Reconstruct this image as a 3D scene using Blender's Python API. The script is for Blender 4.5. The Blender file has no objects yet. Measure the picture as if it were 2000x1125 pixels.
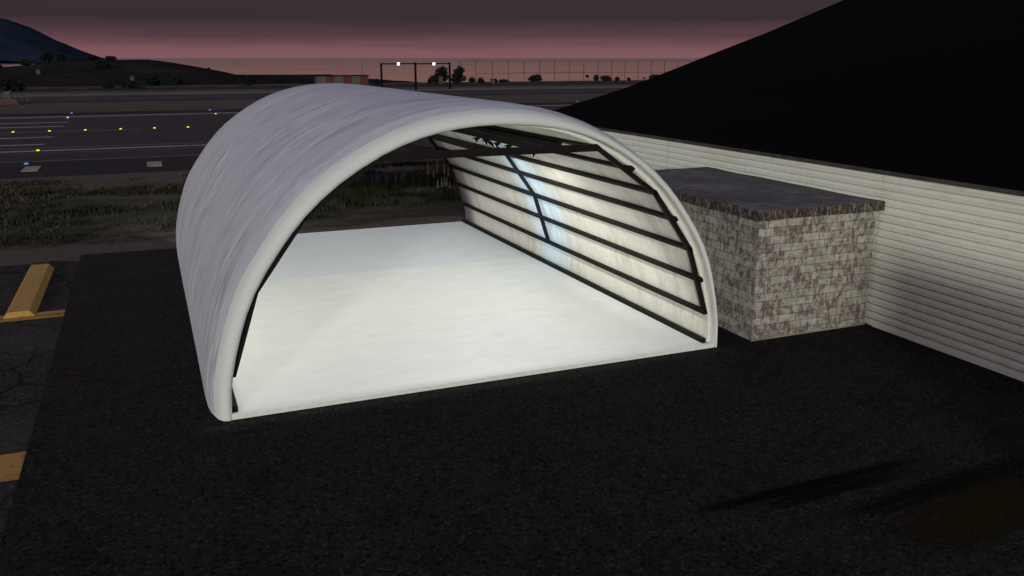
import bpy, bmesh, math, random
from mathutils import Vector, noise as mnoise
random.seed(7)
R = math.radians
S = bpy.context.scene
C = S.collection

# ------------------------------------------------------------------ frame of reference
# metres; x to the right across the shelter front, y into the shelter, z up; ground z = 0
CAM = Vector((-6.514, -16.368, 6.82))
K = 6.82 / 6.7
def W(x, y, z=0.0):
    return Vector((CAM.x + (x - CAM.x) * K, CAM.y + (y - CAM.y) * K, z * K))

# ------------------------------------------------------------------ mesh helpers
class MB:
    def __init__(s): s.v = []; s.f = []; s.m = []; s.uv = []; s.sm = []
    def face(s, pts, mi=0, uv=None, smooth=False):
        b = len(s.v); s.v += [tuple(p) for p in pts]; s.f.append(list(range(b, b + len(pts))))
        s.m.append(mi); s.uv.append(uv or [(0, 0)] * len(pts)); s.sm.append(smooth)
    def quad(s, a, b, c, d, mi=0, uv=None, smooth=False): s.face((a, b, c, d), mi, uv, smooth)
    def box(s, lo, hi, mi=0):
        x0, y0, z0 = lo; x1, y1, z1 = hi
        P = [Vector((x, y, z)) for z in (z0, z1) for y in (y0, y1) for x in (x0, x1)]
        for q in ((0, 2, 3, 1), (4, 5, 7, 6), (0, 1, 5, 4), (2, 6, 7, 3), (0, 4, 6, 2), (1, 3, 7, 5)):
            s.quad(*[P[i] for i in q], mi)
    def beam(s, p, q, w, h, up=Vector((0, 0, 1)), mi=0):
        p = Vector(p); q = Vector(q); d = (q - p).normalized()
        a = d.cross(up)
        if a.length < 1e-4: a = d.cross(Vector((1, 0, 0)))
        a.normalize(); b = a.cross(d).normalized()
        a *= w / 2; b *= h / 2
        P = [p - a - b, p + a - b, p + a + b, p - a + b, q - a - b, q + a - b, q + a + b, q - a + b]
        for f in ((0, 1, 2, 3), (7, 6, 5, 4), (0, 4, 5, 1), (1, 5, 6, 2), (2, 6, 7, 3), (3, 7, 4, 0)):
            s.quad(*[P[i] for i in f], mi)
    def lathe(s, prof, origin=(0, 0, 0), axis=Vector((0, 0, 1)), n=16, mi=0, smooth=True):
        o = Vector(origin); axis = Vector(axis).normalized()
        a = axis.orthogonal().normalized(); b = axis.cross(a)
        ring = lambda r, h: [o + axis * h + (a * math.cos(2 * math.pi * k / n) + b * math.sin(2 * math.pi * k / n)) * r for k in range(n)]
        rs = [ring(max(r, 1e-4), h) for r, h in prof]
        for i in range(len(rs) - 1):
            for k in range(n):
                s.quad(rs[i][k], rs[i][(k + 1) % n], rs[i + 1][(k + 1) % n], rs[i + 1][k], mi, None, smooth)
    def build(s, name, mats, parent=None, weld=1e-5, bevel=0):
        me = bpy.data.meshes.new(name)
        me.from_pydata(s.v, [], s.f)
        ul = me.uv_layers.new(name='UVMap')
        i = 0
        for u in s.uv:
            for t in u: ul.data[i].uv = t; i += 1
        for p, m, sm in zip(me.polygons, s.m, s.sm): p.material_index = m; p.use_smooth = sm
        for m in (mats if isinstance(mats, (list, tuple)) else [mats]): me.materials.append(m)
        if weld:
            bm = bmesh.new(); bm.from_mesh(me)
            bmesh.ops.remove_doubles(bm, verts=bm.verts, dist=weld)
            if bevel:
                es = [e for e in bm.edges if len(e.link_faces) == 2 and e.calc_face_angle(0) > 0.6]
                bmesh.ops.bevel(bm, geom=es, offset=bevel, segments=2, affect='EDGES', profile=0.6)
            bm.to_mesh(me); bm.free()
        o = bpy.data.objects.new(name, me); C.objects.link(o)
        if parent: o.parent = parent
        return o
def tag(o, label=None, cat=None, group=None, kind=None):
    for k, v in (('label', label), ('category', cat), ('group', group), ('kind', kind)):
        if v: o[k] = v
    return o
def thing(name, label, cat, loc=(0, 0, 0), group=None, rz=0.0):
    o = bpy.data.objects.new(name, None); C.objects.link(o); o.location = loc; o.rotation_euler.z = rz
    o.empty_display_size = .2
    return tag(o, label, cat, group)
def copy_tree(o, parent=None):
    c = o.copy(); C.objects.link(c)
    if parent: c.parent = parent
    for ch in list(o.children): copy_tree(ch, c)
    return c

# ------------------------------------------------------------------ material helpers
class NT:
    def __init__(s, name):
        s.m = bpy.data.materials.new(name); s.m.use_nodes = True
        s.t = s.m.node_tree; s.b = s.t.nodes['Principled BSDF']; s.out = s.t.nodes['Material Output']
    def n(s, typ, **kw):
        nd = s.t.nodes.new(typ)
        for k, v in kw.items():
            if k.startswith('i_'):
                key = k[2:]; key = int(key) if key.isdigit() else key.replace('_', ' ')
                s.set(nd, key, v)
            else: setattr(nd, k, v)
        return nd
    def set(s, nd, key, v):
        if isinstance(v, bpy.types.NodeSocket): s.t.links.new(v, nd.inputs[key])
        else: nd.inputs[key].default_value = v
    def bs(s, **kw):
        for k, v in kw.items(): s.set(s.b, k.replace('_', ' '), v)
        return s
    def pos(s): return s.n('ShaderNodeNewGeometry').outputs['Position']
    def uv(s): return s.n('ShaderNodeTexCoord').outputs['UV']
    def objc(s): return s.n('ShaderNodeTexCoord').outputs['Object']
    def scale(s, v, sc, rot=(0, 0, 0), loc=(0, 0, 0)):
        return s.n('ShaderNodeMapping', i_Vector=v, i_Scale=sc, i_Rotation=rot, i_Location=loc).outputs[0]
    def noise(s, v, sc, det=4, rough=.55, dist=0.0):
        return s.n('ShaderNodeTexNoise', i_Vector=v, i_Scale=sc, i_Detail=det, i_Roughness=rough, i_Distortion=dist).outputs[0]
    def ramp(s, f, *stops, interp='LINEAR'):
        r = s.n('ShaderNodeValToRGB', i_Fac=f); e = r.color_ramp.elements; r.color_ramp.interpolation = interp
        while len(e) < len(stops): e.new(.5)
        for el, (p, c) in zip(e, sorted(stops, key=lambda q: q[0])):
            el.position = p; el.color = (c, c, c, 1) if isinstance(c, (int, float)) else (*c, 1)
        return r.outputs[0]
    def mix(s, f, a, b, mode='MIX'):
        nd = s.n('ShaderNodeMix', data_type='RGBA', blend_type=mode)
        s.set(nd, 0, f)
        for i, x in ((6, a), (7, b)):
            s.set(nd, i, (*x, 1) if isinstance(x, tuple) and len(x) == 3 else x)
        return nd.outputs[2]
    def math(s, op, a, b=0.0, c=0.0):
        nd = s.n('ShaderNodeMath', operation=op); s.set(nd, 0, a); s.set(nd, 1, b); s.set(nd, 2, c)
        return nd.outputs[0]
    def xyz(s, v): return s.n('ShaderNodeSeparateXYZ', i_0=v).outputs
    def bump(s, h, strength=.3, dist=.02):
        s.set(s.b, 'Normal', s.n('ShaderNodeBump', i_Height=h, i_Strength=strength, i_Distance=dist).outputs[0])
def plain(name, col, rough=.6, metal=0.0, var=.25, sc=4.0, spec=.4):
    t = NT(name); n = t.noise(t.objc(), sc, 5)
    c = tuple(x * (1 - var) for x in col); d = tuple(min(1, x * (1 + var)) for x in col)
    t.bs(Base_Color=t.ramp(n, (.3, c), (.7, d)), Roughness=rough, Metallic=metal)
    t.b.inputs['Specular IOR Level'].default_value = spec
    return t.m
def emit(name, col, strength, base=(.1, .1, .1)):
    t = NT(name); t.bs(Base_Color=(*base, 1), Roughness=.3, Emission_Color=(*col, 1), Emission_Strength=strength)
    return t.m

def m_canvas(name, lo, mid, hi, streak=1.0):
    t = NT(name); uv = t.uv()                                   # u runs along the tunnel, v round the arch, metres
    wv = t.n('ShaderNodeVectorMath', operation='SCALE', i_0=t.n('ShaderNodeTexNoise', i_Vector=t.scale(uv, (.9, .5, 1)), i_Scale=1.0, i_Detail=4).outputs[1], i_Scale=.75).outputs[0]
    uw = t.n('ShaderNodeVectorMath', operation='ADD', i_0=uv, i_1=wv).outputs[0]
    s1 = t.noise(t.scale(uw, (1.5, .32, 1), (0, 0, R(9))), 1.5, 8, .66, .8)
    s2 = t.noise(t.scale(uw, (4.2, .95, 1), (0, 0, R(-7))), 1.5, 7, .68, .5)
    fold = t.n('ShaderNodeTexNoise', noise_type='RIDGED_MULTIFRACTAL', i_Vector=t.scale(uw, (1.5, .28, 1), (0, 0, R(6))), i_Scale=1.1, i_Detail=5, i_Roughness=.5).outputs[0]
    big = t.noise(t.scale(uv, (.40, .30, 1)), 1.3, 4, .6)
    f = t.math('ADD', t.math('MULTIPLY', s1, .6), t.math('MULTIPLY', s2, .4))
    amp = t.ramp(big, (.40, .18), (.62, 1.15))
    f2 = t.math('ADD', t.math('MULTIPLY', t.math('SUBTRACT', f, .5), t.math('MULTIPLY', amp, 1.5 * streak)), .5)
    col = t.ramp(f2, (.28, lo), (.5, mid), (.72, hi))
    fine = t.noise(uv, 26, 4, .6)
    col = t.mix(.10, col, t.ramp(fine, (.35, lo), (.65, hi)))
    lite = t.math('MULTIPLY', t.ramp(fold, (.55, 0.0), (1.0, .55 * min(1, streak))), amp)
    col = t.mix(lite, col, hi)
    u = t.xyz(uv)[0]
    seam = t.math('LESS_THAN', t.math('ABSOLUTE', t.math('SUBTRACT', t.math('FRACT', t.math('DIVIDE', u, 2.93)), .5)), .0032)
    col = t.mix(t.math('MULTIPLY', seam, .3), col, lo)
    t.bs(Base_Color=col, Roughness=.75)
    t.b.inputs['Specular IOR Level'].default_value = .2
    t.bump(t.math('ADD', t.math('ADD', f, t.math('MULTIPLY', t.math('MULTIPLY', fold, amp), .35)), t.math('MULTIPLY', fine, .2)), .5, .04)
    return t.m
def m_floor(name, c0, c1):
    t = NT(name); p = t.pos()
    a = t.noise(t.scale(p, (1, 2.2, 1), (0, 0, R(12))), .9, 8, .62, .8)
    b = t.noise(t.scale(p, (.5, 3.5, 1), (0, 0, R(-8))), 2.2, 6, .6)
    cr = t.n('ShaderNodeTexNoise', noise_type='RIDGED_MULTIFRACTAL', i_Vector=t.scale(p, (.6, 1.5, 1), (0, 0, R(15))), i_Scale=.8, i_Detail=6).outputs[0]
    f = t.math('ADD', t.math('MULTIPLY', a, .6), t.math('MULTIPLY', b, .4))
    col = t.ramp(f, (.3, c0), (.55, c1), (.75, tuple(min(.92, x * 1.05) for x in c1)))
    col = t.mix(t.math('MULTIPLY', t.ramp(f, (.30, 1.0), (.40, 0.0)), .14), col, (.38, .37, .38))
    t.bs(Base_Color=col, Roughness=.62); t.b.inputs['Specular IOR Level'].default_value = .25
    t.bump(t.math('ADD', f, t.math('MULTIPLY', cr, .15)), .25, .02)
    return t.m
def m_asphalt(name, c0, c1, speck, crack=False, sc=34):
    t = NT(name); p = t.pos()
    a = t.noise(p, sc, 5, .7); b = t.noise(p, .6, 4, .6); v = t.n('ShaderNodeTexVoronoi', i_Vector=p, i_Scale=sc * .8).outputs['Color']
    f = t.math('ADD', t.math('MULTIPLY', a, .8), t.math('MULTIPLY', b, .25))
    col = t.ramp(f, (.36, c0), (.66, c1))
    vx = t.n('ShaderNodeSeparateColor', i_0=v).outputs
    col = t.mix(t.math('MULTIPLY', t.math('GREATER_THAN', vx[0], .9), .8), col, speck)
    col = t.mix(t.math('MULTIPLY', t.math('LESS_THAN', vx[1], .14), .8), col, tuple(x * .3 for x in c0))
    h = a
    if crack:
        w = t.n('ShaderNodeVectorMath', operation='ADD', i_0=p, i_1=t.n('ShaderNodeVectorMath', operation='SCALE', i_0=t.n('ShaderNodeTexNoise', i_Vector=p, i_Scale=1.3, i_Detail=5).outputs[1], i_Scale=.9).outputs[0]).outputs[0]
        d = t.n('ShaderNodeTexVoronoi', feature='DISTANCE_TO_EDGE', i_Vector=w, i_Scale=.42).outputs['Distance']
        k = t.ramp(d, (.0, 1.0), (.030, 0.0))
        col = t.mix(t.math('MULTIPLY', k, .95), col, tuple(x * .12 for x in c0))
        st = t.noise(p, .25, 5, .6)
        col = t.mix(t.math('MULTIPLY', t.ramp(st, (.5, 0.0), (.7, 1.0)), .45), col, speck)
    t.bs(Base_Color=col, Roughness=.95); t.b.inputs['Specular IOR Level'].default_value = .08
    t.bump(h, .5, .012)
    return t.m
def m_paint(name, col, under, wear=.45, sc=3.0):
    t = NT(name); p = t.pos()
    a = t.noise(p, sc, 7, .7); b = t.noise(p, 40, 3, .6)
    f = t.math('ADD', t.math('MULTIPLY', a, .75), t.math('MULTIPLY', b, .25))
    w = t.n('ShaderNodeTexVoronoi', feature='DISTANCE_TO_EDGE', i_Vector=t.n('ShaderNodeVectorMath', operation='ADD', i_0=p, i_1=t.n('ShaderNodeTexNoise', i_Vector=p, i_Scale=2.0, i_Detail=4).outputs[1]).outputs[0], i_Scale=1.6).outputs['Distance']
    c = t.mix(t.ramp(f, (wear - .06, 1.0), (wear + .06, 0.0)), col, under)
    c = t.mix(t.math('MULTIPLY', t.ramp(w, (0, 1.0), (.03, 0.0)), .6), c, tuple(x * .4 for x in under))
    c = t.mix(t.math('MULTIPLY', t.noise(p, .9, 3), .35), c, tuple(x * .6 for x in col))
    t.bs(Base_Color=c, Roughness=.8)
    return t.m
def m_brick():
    t = NT('whitewashed_block'); uv = t.uv()
    def brick(c1, c2, mort):
        return t.n('ShaderNodeTexBrick', offset=.37, i_Vector=uv, i_Color1=(*c1, 1), i_Color2=(*c2, 1), i_Mortar=(*mort, 1), i_Scale=1.0,
                   i_Mortar_Size=.008, i_Mortar_Smooth=.3, i_Bias=0.0, i_Brick_Width=.53, i_Row_Height=.2037)
    br = brick((0, 0, 0), (1, 1, 1), (.5, .5, .5))
    per = t.n('ShaderNodeSeparateColor', i_0=br.outputs[0]).outputs[0]
    chips = t.noise(t.scale(uv, (1.5, 1, 1)), 4.2, 8, .75, .4); fine = t.noise(uv, 22, 6, .7)
    drip = t.noise(t.scale(uv, (5.5, .9, 1)), 2.2, 5, .65)
    f = t.math('ADD', t.math('ADD', t.math('MULTIPLY', chips, .95), t.math('MULTIPLY', fine, .2)), t.math('ADD', t.math('MULTIPLY', per, .12), t.math('MULTIPLY', drip, .32)))
    white = t.ramp(fine, (.3, (.29, .27, .23)), (.7, (.46, .435, .375)))
    bare = t.ramp(fine, (.3, (.078, .059, .048)), (.7, (.14, .113, .093)))
    col = t.mix(t.ramp(f, (.71, 0.0), (.80, .58), (.92, 1.0)), bare, white)
    col = t.mix(t.math('MULTIPLY', br.outputs[1], .72), col, (.075, .062, .054))
    t.bs(Base_Color=col, Roughness=.88)
    h = t.math('ADD', t.math('MULTIPLY', t.math('SUBTRACT', 1.0, br.outputs[1]), .8), t.math('MULTIPLY', f, .5))
    t.bump(h, .8, .018)
    return t.m
def m_slab_edge():
    t = NT('rusty_slab_edge'); uv = t.uv()
    a = t.noise(t.scale(uv, (11, 3.6, 1)), 1.0, 7, .8); b = t.noise(t.scale(uv, (2.2, .6, 1)), 1.0, 3)
    g = t.noise(uv, 30, 5, .7)
    col = t.ramp(t.math('ADD', t.math('MULTIPLY', a, .7), t.math('MULTIPLY', g, .3)), (.42, (.005, .004, .004)), (.50, (.022, .018, .016)), (.56, (.17, .135, .125)), (.68, (.30, .25, .235)))
    col = t.mix(t.ramp(b, (.52, 0.0), (.62, .8)), col, t.ramp(a, (.4, (.02, .01, .006)), (.65, (.17, .062, .016))))
    t.bs(Base_Color=col, Roughness=.85); t.bump(a, .6, .02)
    return t.m
def m_slab_top():
    t = NT('bitumen_slab_top'); p = t.pos()
    a = t.noise(t.scale(p, (1, 3, 1), (0, 0, R(20))), 2.0, 8, .7); b = t.noise(p, .7, 5, .6); c = t.noise(p, 18, 4, .7)
    f = t.math('ADD', t.math('MULTIPLY', a, .5), t.math('ADD', t.math('MULTIPLY', b, .3), t.math('MULTIPLY', c, .25)))
    t.bs(Base_Color=t.ramp(f, (.42, (.026, .0225, .023)), (.54, (.056, .0495, .0495)), (.66, (.20, .178, .168))), Roughness=.8)
    t.bump(f, .4, .02)
    return t.m
def m_ground():
    t = NT('grass_and_dirt'); p = t.pos(); y = t.xyz(p)[1]
    big = t.noise(t.scale(p, (.35, 1.1, 1)), .55, 7, .65, .4); mid = t.noise(t.scale(p, (.8, 1.6, 1)), 2.6, 7, .72); fine = t.noise(p, 24, 5, .75)
    zone = t.n('ShaderNodeMapRange', i_Value=y, i_From_Min=10.0, i_From_Max=130.0).outputs[0]
    q = lambda v: (v - 10) / 120
    bias = t.ramp(zone, (q(15), .34), (q(18.2), .30), (q(19.1), .03), (q(24), -.0), (q(33), .03), (q(37.5), .14), (q(40), .34), (q(50), .3), (q(106), .06), (q(128), .1))
    f = t.math('ADD', t.math('ADD', t.math('MULTIPLY', big, .55), t.math('MULTIPLY', mid, .45)), bias)
    dirt = t.ramp(t.math('ADD', t.math('MULTIPLY', fine, .55), t.math('MULTIPLY', mid, .45)), (.34, (.045, .034, .03)), (.5, (.085, .066, .058)), (.66, (.15, .12, .105)))
    grass = t.ramp(t.math('ADD', t.math('MULTIPLY', fine, .6), t.math('MULTIPLY', big, .4)), (.35, (.016, .018, .011)), (.5, (.036, .038, .021)), (.66, (.065, .062, .034)))
    t.bs(Base_Color=t.mix(t.ramp(f, (.49, 0.0), (.62, 1.0)), grass, dirt), Roughness=.95)
    t.b.inputs['Specular IOR Level'].default_value = .1
    t.bump(t.math('ADD', fine, mid), .7, .05)
    return t.m
def m_leaf(name, lo, hi, sc=1.2, thin=0.0):
    t = NT(name); p = t.objc(); n = t.noise(p, sc, 3); r = t.n('ShaderNodeTexWhiteNoise', noise_dimensions='3D', i_Vector=t.scale(p, (9, 9, 9))).outputs[0]
    f = t.math('ADD', t.math('MULTIPLY', n, .7), t.math('MULTIPLY', r, .3))
    t.bs(Base_Color=t.ramp(f, (.3, lo), (.7, hi)), Roughness=.75); t.b.inputs['Specular IOR Level'].default_value = .04
    return t.m
def m_soft(name, col, sx, seed, strength):                     # a soft patch with ragged edges, thinning out to bare ground
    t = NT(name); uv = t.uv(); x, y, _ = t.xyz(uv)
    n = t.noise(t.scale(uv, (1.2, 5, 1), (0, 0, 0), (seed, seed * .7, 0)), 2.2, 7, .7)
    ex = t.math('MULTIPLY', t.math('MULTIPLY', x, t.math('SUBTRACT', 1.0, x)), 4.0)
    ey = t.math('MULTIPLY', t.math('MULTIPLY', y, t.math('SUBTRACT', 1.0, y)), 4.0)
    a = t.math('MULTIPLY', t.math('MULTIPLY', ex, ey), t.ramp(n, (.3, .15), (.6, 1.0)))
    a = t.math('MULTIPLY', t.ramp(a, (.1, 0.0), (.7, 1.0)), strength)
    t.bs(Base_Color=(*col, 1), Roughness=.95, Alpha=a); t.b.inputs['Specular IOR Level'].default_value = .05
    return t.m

M = {}
M['canvas'] = m_canvas('white_canvas_outer', (.30, .28, .325), (.475, .48, .525), (.66, .68, .71), 1.2)
M['rim_canvas'] = m_canvas('white_rim_canvas', (.50, .51, .49), (.575, .595, .575), (.63, .65, .635), .5)
M['lining'] = m_canvas('tan_canvas_lining', (.40, .36, .315), (.575, .56, .505), (.67, .66, .61), 1.1)
M['rim'] = plain('pale_canvas_hem', (.66, .66, .60), .7, var=.06, sc=9)
M['floor_a'] = m_floor('white_floor_sheet', (.72, .725, .71), (.79, .795, .78))
M['floor_b'] = m_floor('bluish_floor_sheet', (.66, .69, .72), (.72, .755, .785))
M['steel'] = plain('dark_brown_steel', (.0085, .0066, .0063), .7, 0, .2, 6, .12)
M['pad'] = m_asphalt('new_black_asphalt', (.0042, .0037, .0036), (.0235, .0205, .0198), (.042, .030, .023), False, 25)
M['apron'] = m_asphalt('old_grey_asphalt', (.017, .0155, .015), (.036, .033, .031), (.07, .062, .057), True, 26)
M['runway'] = m_asphalt('runway_asphalt', (.034, .029, .033), (.048, .041, .047), (.058, .05, .056), False, 9)
M['taxi'] = m_asphalt('taxiway_concrete', (.040, .036, .048), (.050, .046, .060), (.062, .058, .072), False, 7)
M['shoulder'] = m_asphalt('shoulder_asphalt', (.018, .017, .02), (.030, .028, .032), (.045, .04, .04), False, 18)
M['edge'] = m_asphalt('edge_asphalt', (.012, .011, .013), (.02, .018, .021), (.03, .028, .03), False, 18)
M['ground'] = m_ground()
M['yellow'] = m_paint('worn_yellow_paint', (.40, .205, .036), (.05, .042, .036), .40, 2.4)
M['yellow_line'] = m_paint('faded_yellow_line', (.20, .12, .045), (.05, .042, .045), .42, 1.0)
M['white_line'] = m_paint('faded_white_line', (.26, .25, .30), (.06, .052, .06), .42, .8)
M['curb_yellow'] = m_paint('yellow_painted_concrete', (.42, .225, .045), (.24, .155, .085), .40, 3.5)
M['brick'] = m_brick(); M['slab_edge'] = m_slab_edge(); M['slab_top'] = m_slab_top()
M['beige'] = plain('beige_concrete', (.24, .205, .15), .85, sc=1.5, var=.3)

# ------------------------------------------------------------------ ground, roads, markings
def sheet(name, x0, x1, y0, y1, z, mat, nx=1, ny=1, raw=True, kind='structure'):
    f = (lambda x, y: W(x, y)) if raw else (lambda x, y: Vector((x, y, 0)))
    mb = MB()
    for i in range(nx):
        for j in range(ny):
            a, b = x0 + (x1 - x0) * i / nx, x0 + (x1 - x0) * (i + 1) / nx
            c, d = y0 + (y1 - y0) * j / ny, y0 + (y1 - y0) * (j + 1) / ny
            P = [f(a, c), f(b, c), f(b, d), f(a, d)]
            mb.quad(*[Vector((p.x, p.y, z)) for p in P])
    o = mb.build(name, mat); o['kind'] = kind
    return o
# land as one sheet with a ragged shore
mb = MB(); xs = [-700 + 20 * i for i in range(91)]
shore = [223 + 1.2 * mnoise.noise(Vector((x * .03, 3, 0))) for x in xs]
for i in range(90):
    a, b = xs[i], xs[i + 1]
    mb.quad(W(a, -250), W(b, -250), W(b, shore[i + 1]), W(a, shore[i]))
    p, q = W(a, shore[i]), W(b, shore[i + 1])
    mb.quad(p, q, q + Vector((0, 9, -3)), p + Vector((0, 9, -3)))
tag(mb.build('ground', M['ground']), kind='structure')
sheet('old_apron', -120, -9.0, -160, 16.35, .004, M['apron'])
# dirt creeping over the apron's end is part of the ground: ragged edge strip
mb = MB(); n = 60
for i in range(n):
    a = -60 + 51 * i / n; b = -60 + 51 * (i + 1) / n
    e = lambda x: 16.35 - .9 - 1.0 * mnoise.noise(Vector((x * .6, 1.7, 0))) - .5 * mnoise.noise(Vector((x * 2.1, 5.1, 0)))
    P = [W(a, e(a)), W(b, e(b)), W(b, 16.6), W(a, 16.6)]
    mb.quad(*[Vector((p.x, p.y, .008)) for p in P])
tag(mb.build('dirt', M['ground']), kind='structure')
# black pad: slightly skewed far edge, a real 2 cm lip
mb = MB()
pA, pB, pC, pD = W(-9.06, 16.6), W(10.3, 15.9), W(10.3, -70), W(-8.85, -70)
for p in (pA, pB, pC, pD): p.z = .03
mb.quad(pD, pC, pB, pA)
for a, b in ((pA, pD), (pB, pA)):
    mb.quad(a, b, Vector((b.x, b.y, 0)), Vector((a.x, a.y, 0)))
tag(mb.build('asphalt_pad', M['pad']), kind='structure')
sheet('shoulder', -300, 400, 40.2, 49.2, .008, M['shoulder'], 20)
sheet('runway', -300, 400, 48.9, 101.5, .012, M['runway'], 20)
sheet('runway_edge', -300, 400, 101.3, 107.0, .008, M['edge'], 20)
sheet('taxiway_edge', -300, 400, 136.0, 158.5, .008, M['edge'], 20)
sheet('taxiway', -300, 400, 139.5, 155.5, .012, M['taxi'], 20)
sheet('dirt_track', -300, 400, 163.0, 172.0, .008, plain('pale_dirt', (.085, .068, .06), .95, var=.4, sc=.2), 20)
sheet('service_road', -300, 400, 186.0, 214.0, .010, M['edge'], 20)
mb = MB()
for i in range(46):
    x = -150 + i * 8.0
    P = [W(x, 205.6), W(x + 4.2, 205.6), W(x + 4.2, 206.5), W(x, 206.5)]
    mb.quad(*[Vector((p.x, p.y, .016)) for p in P])
tag(mb.build('road_dashes', M['white_line']), kind='structure')
def stripe(name, x0, x1, y0, y1, mat, z=.018, skew=0.0, wob=.0):
    mb = MB(); n = max(1, int((x1 - x0) / 6))
    for i in range(n):
        a, b = x0 + (x1 - x0) * i / n, x0 + (x1 - x0) * (i + 1) / n
        sk = lambda e: skew if e else 0
        P = [W(a, y0), W(b - (skew if i == n - 1 else 0), y0), W(b, y1), W(a, y1)]
        mb.quad(*[Vector((p.x, p.y, z)) for p in P])
    return tag(mb.build(name, mat), kind='structure')
stripe('yellow_line', -120, 200, 48.95, 49.2, M['yellow_line'])
stripe('yellow_line', -120, 200, 54.6, 54.75, M['yellow_line'])
stripe('white_line', -120, 200, 56.2, 57.0, M['white_line'])
stripe('yellow_line', -120, 200, 58.6, 58.9, M['yellow_line'])
stripe('yellow_line', -120, 200, 96.7, 97.0, M['yellow_line'])
stripe('white_line', -120, 200, 98.3, 99.6, M['white_line'])
stripe('white_line', -60, -7, 75.55, 75.75, M['white_line'])
for y, w in ((62.15, .75), (69.2, .85), (82.5, .95), (88.7, 1.0)):
    stripe('threshold_stripe', -60, -13.9 - (y - 62) * .004, y - w / 2, y + w / 2, M['white_line'], skew=.35)
stripe('yellow_line', -16, -9.06, 8.98, 9.30, M['yellow'], .012)
stripe('yellow_line', -16, -9.06, 8.62, 8.92, M['yellow'], .012)
stripe('yellow_line', -16, -8.94, -1.40, -.27, M['yellow'], .012)
# soft dark streaks and a painted yellow glow on the pad
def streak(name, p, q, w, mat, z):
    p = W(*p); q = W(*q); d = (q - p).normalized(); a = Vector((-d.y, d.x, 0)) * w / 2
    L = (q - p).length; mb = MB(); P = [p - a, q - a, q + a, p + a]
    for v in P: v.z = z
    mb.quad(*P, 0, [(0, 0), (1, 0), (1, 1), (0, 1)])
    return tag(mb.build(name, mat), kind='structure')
streak('dark_streak', (.1, -6.62), (5.6, -6.6), .34, m_soft('streak_black', (.0025, .0024, .0022), 1, 2.0, .95), .034)
streak('dark_streak', (1.3, -6.92), (5.0, -6.86), .42, m_soft('streak_black_thin', (.003, .0028, .0024), 1, 5.0, .75), .038)
streak('dark_streak', (2.2, -7.6), (7.2, -7.35), .62, m_soft('streak_black_wide', (.004, .0036, .002), 1, 9.0, .7), .034)
streak('painted_glow', (2.4, -8.6), (7.2, -7.9), 1.5, m_soft('ochre_glow', (.02, .0145, .0016), 1, 3.0, .7), .038)  # yellow glow painted onto the ground as a faint ochre patch

# hill, far mountain, sea
sil = [(-140, 2.2), (-110, 2.6), (-80, 3.0), (-60, 3.4), (-46.6, 3.92), (-40.9, 4.21), (-33.6, 5.28), (-27.8, 5.9), (-21.8, 6.21), (-15.9, 6.0), (-9.7, 6.15), (-3.5, 6.2), (2.7, 5.37), (8.2, 4.37), (13.8, 3.35), (20.3, 2.05), (25.2, .66), (30.2, .2), (40.6, -.2), (51, -.5), (60, -.6)]
def interp(tab, x):
    if x <= tab[0][0]: return tab[0][1]
    for (a, u), (b, v) in zip(tab, tab[1:]):
        if x <= b: return u + (v - u) * (x - a) / (b - a)
    return tab[-1][1]
def hill_z(x, y):                                    # raw coordinates, crest at y = 300
    t = (y - 221) / 79
    if t <= 0: return -.05
    prof = math.sin(min(t, 1) * math.pi / 2) ** 1.25 if t <= 1 else max(0, 1 - ((t - 1) * 1.1) ** 2)
    h = interp(sil, x * (1 + (300 - y) * .0009))
    g = -6.7 * 0
    base = max(-.4, h) if t > .0 else 0
    nz = .25 * mnoise.noise(Vector((x * .06, y * .05, 0))) * math.sin(min(t, 1) * math.pi) 
    return base * prof - .05 * (1 - prof) + nz
mb = MB(); gx = [-140 + 4 * i for i in range(53)]; gy = [219 + 5 * j for j in range(30)]
for i in range(len(gx) - 1):
    for j in range(len(gy) - 1):
        q = [(gx[i], gy[j]), (gx[i + 1], gy[j]), (gx[i + 1], gy[j + 1]), (gx[i], gy[j + 1])]
        mb.quad(*[W(a, b, hill_z(a, b)) for a, b in q], 0, None, True)
th = NT('hill_scrub'); p = th.pos()
hn = th.noise(th.scale(p, (.5, .5, 2)), .09, 7, .65); hf = th.noise(p, .9, 5, .7)
th.bs(Base_Color=th.ramp(th.math('ADD', th.math('MULTIPLY', hn, .65), th.math('MULTIPLY', hf, .35)), (.38, (.011, .0125, .0105)), (.52, (.019, .0185, .016)), (.64, (.032, .026, .022))), Roughness=1.0)
th.b.inputs['Specular IOR Level'].default_value = 0.0
tag(mb.build('hill', th.m), kind='structure')
mtn = [(-900, 60), (-700, 82), (-520, 70), (-400, 64), (-287, 54), (-189, 66), (-151, 50), (-119, 33), (-86, 17.5), (-62, 8), (-48, 3.4), (-30, -1), (0, -6)]
mb = MB(); gx = [-900 + 15 * i for i in range(61)]; gy = [1380 + 20 * j for j in range(15)]
def mz(x, y):
    t = 1 - abs(y - 1500) / 130
    return -6 + (interp(mtn, x) + 6 + 2.2 * mnoise.noise(Vector((x * .03, y * .02, 0)))) * max(0, t) ** .8
for i in range(60):
    for j in range(14):
        q = [(gx[i], gy[j]), (gx[i + 1], gy[j]), (gx[i + 1], gy[j + 1]), (gx[i], gy[j + 1])]
        mb.quad(*[W(a, b, mz(a, b)) for a, b in q], 0, None, True)
tag(mb.build('mountain', plain('blue_far_slope', (.012, .019, .032), 1.0, var=.3, sc=.03, spec=0)), kind='structure')
tw = NT('sea_water'); p = tw.pos()
w1 = tw.noise(tw.scale(p, (.02, .055, 1)), 1.0, 7, .6); w2 = tw.noise(tw.scale(p, (.25, .8, 1)), 1.0, 5, .6)
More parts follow.
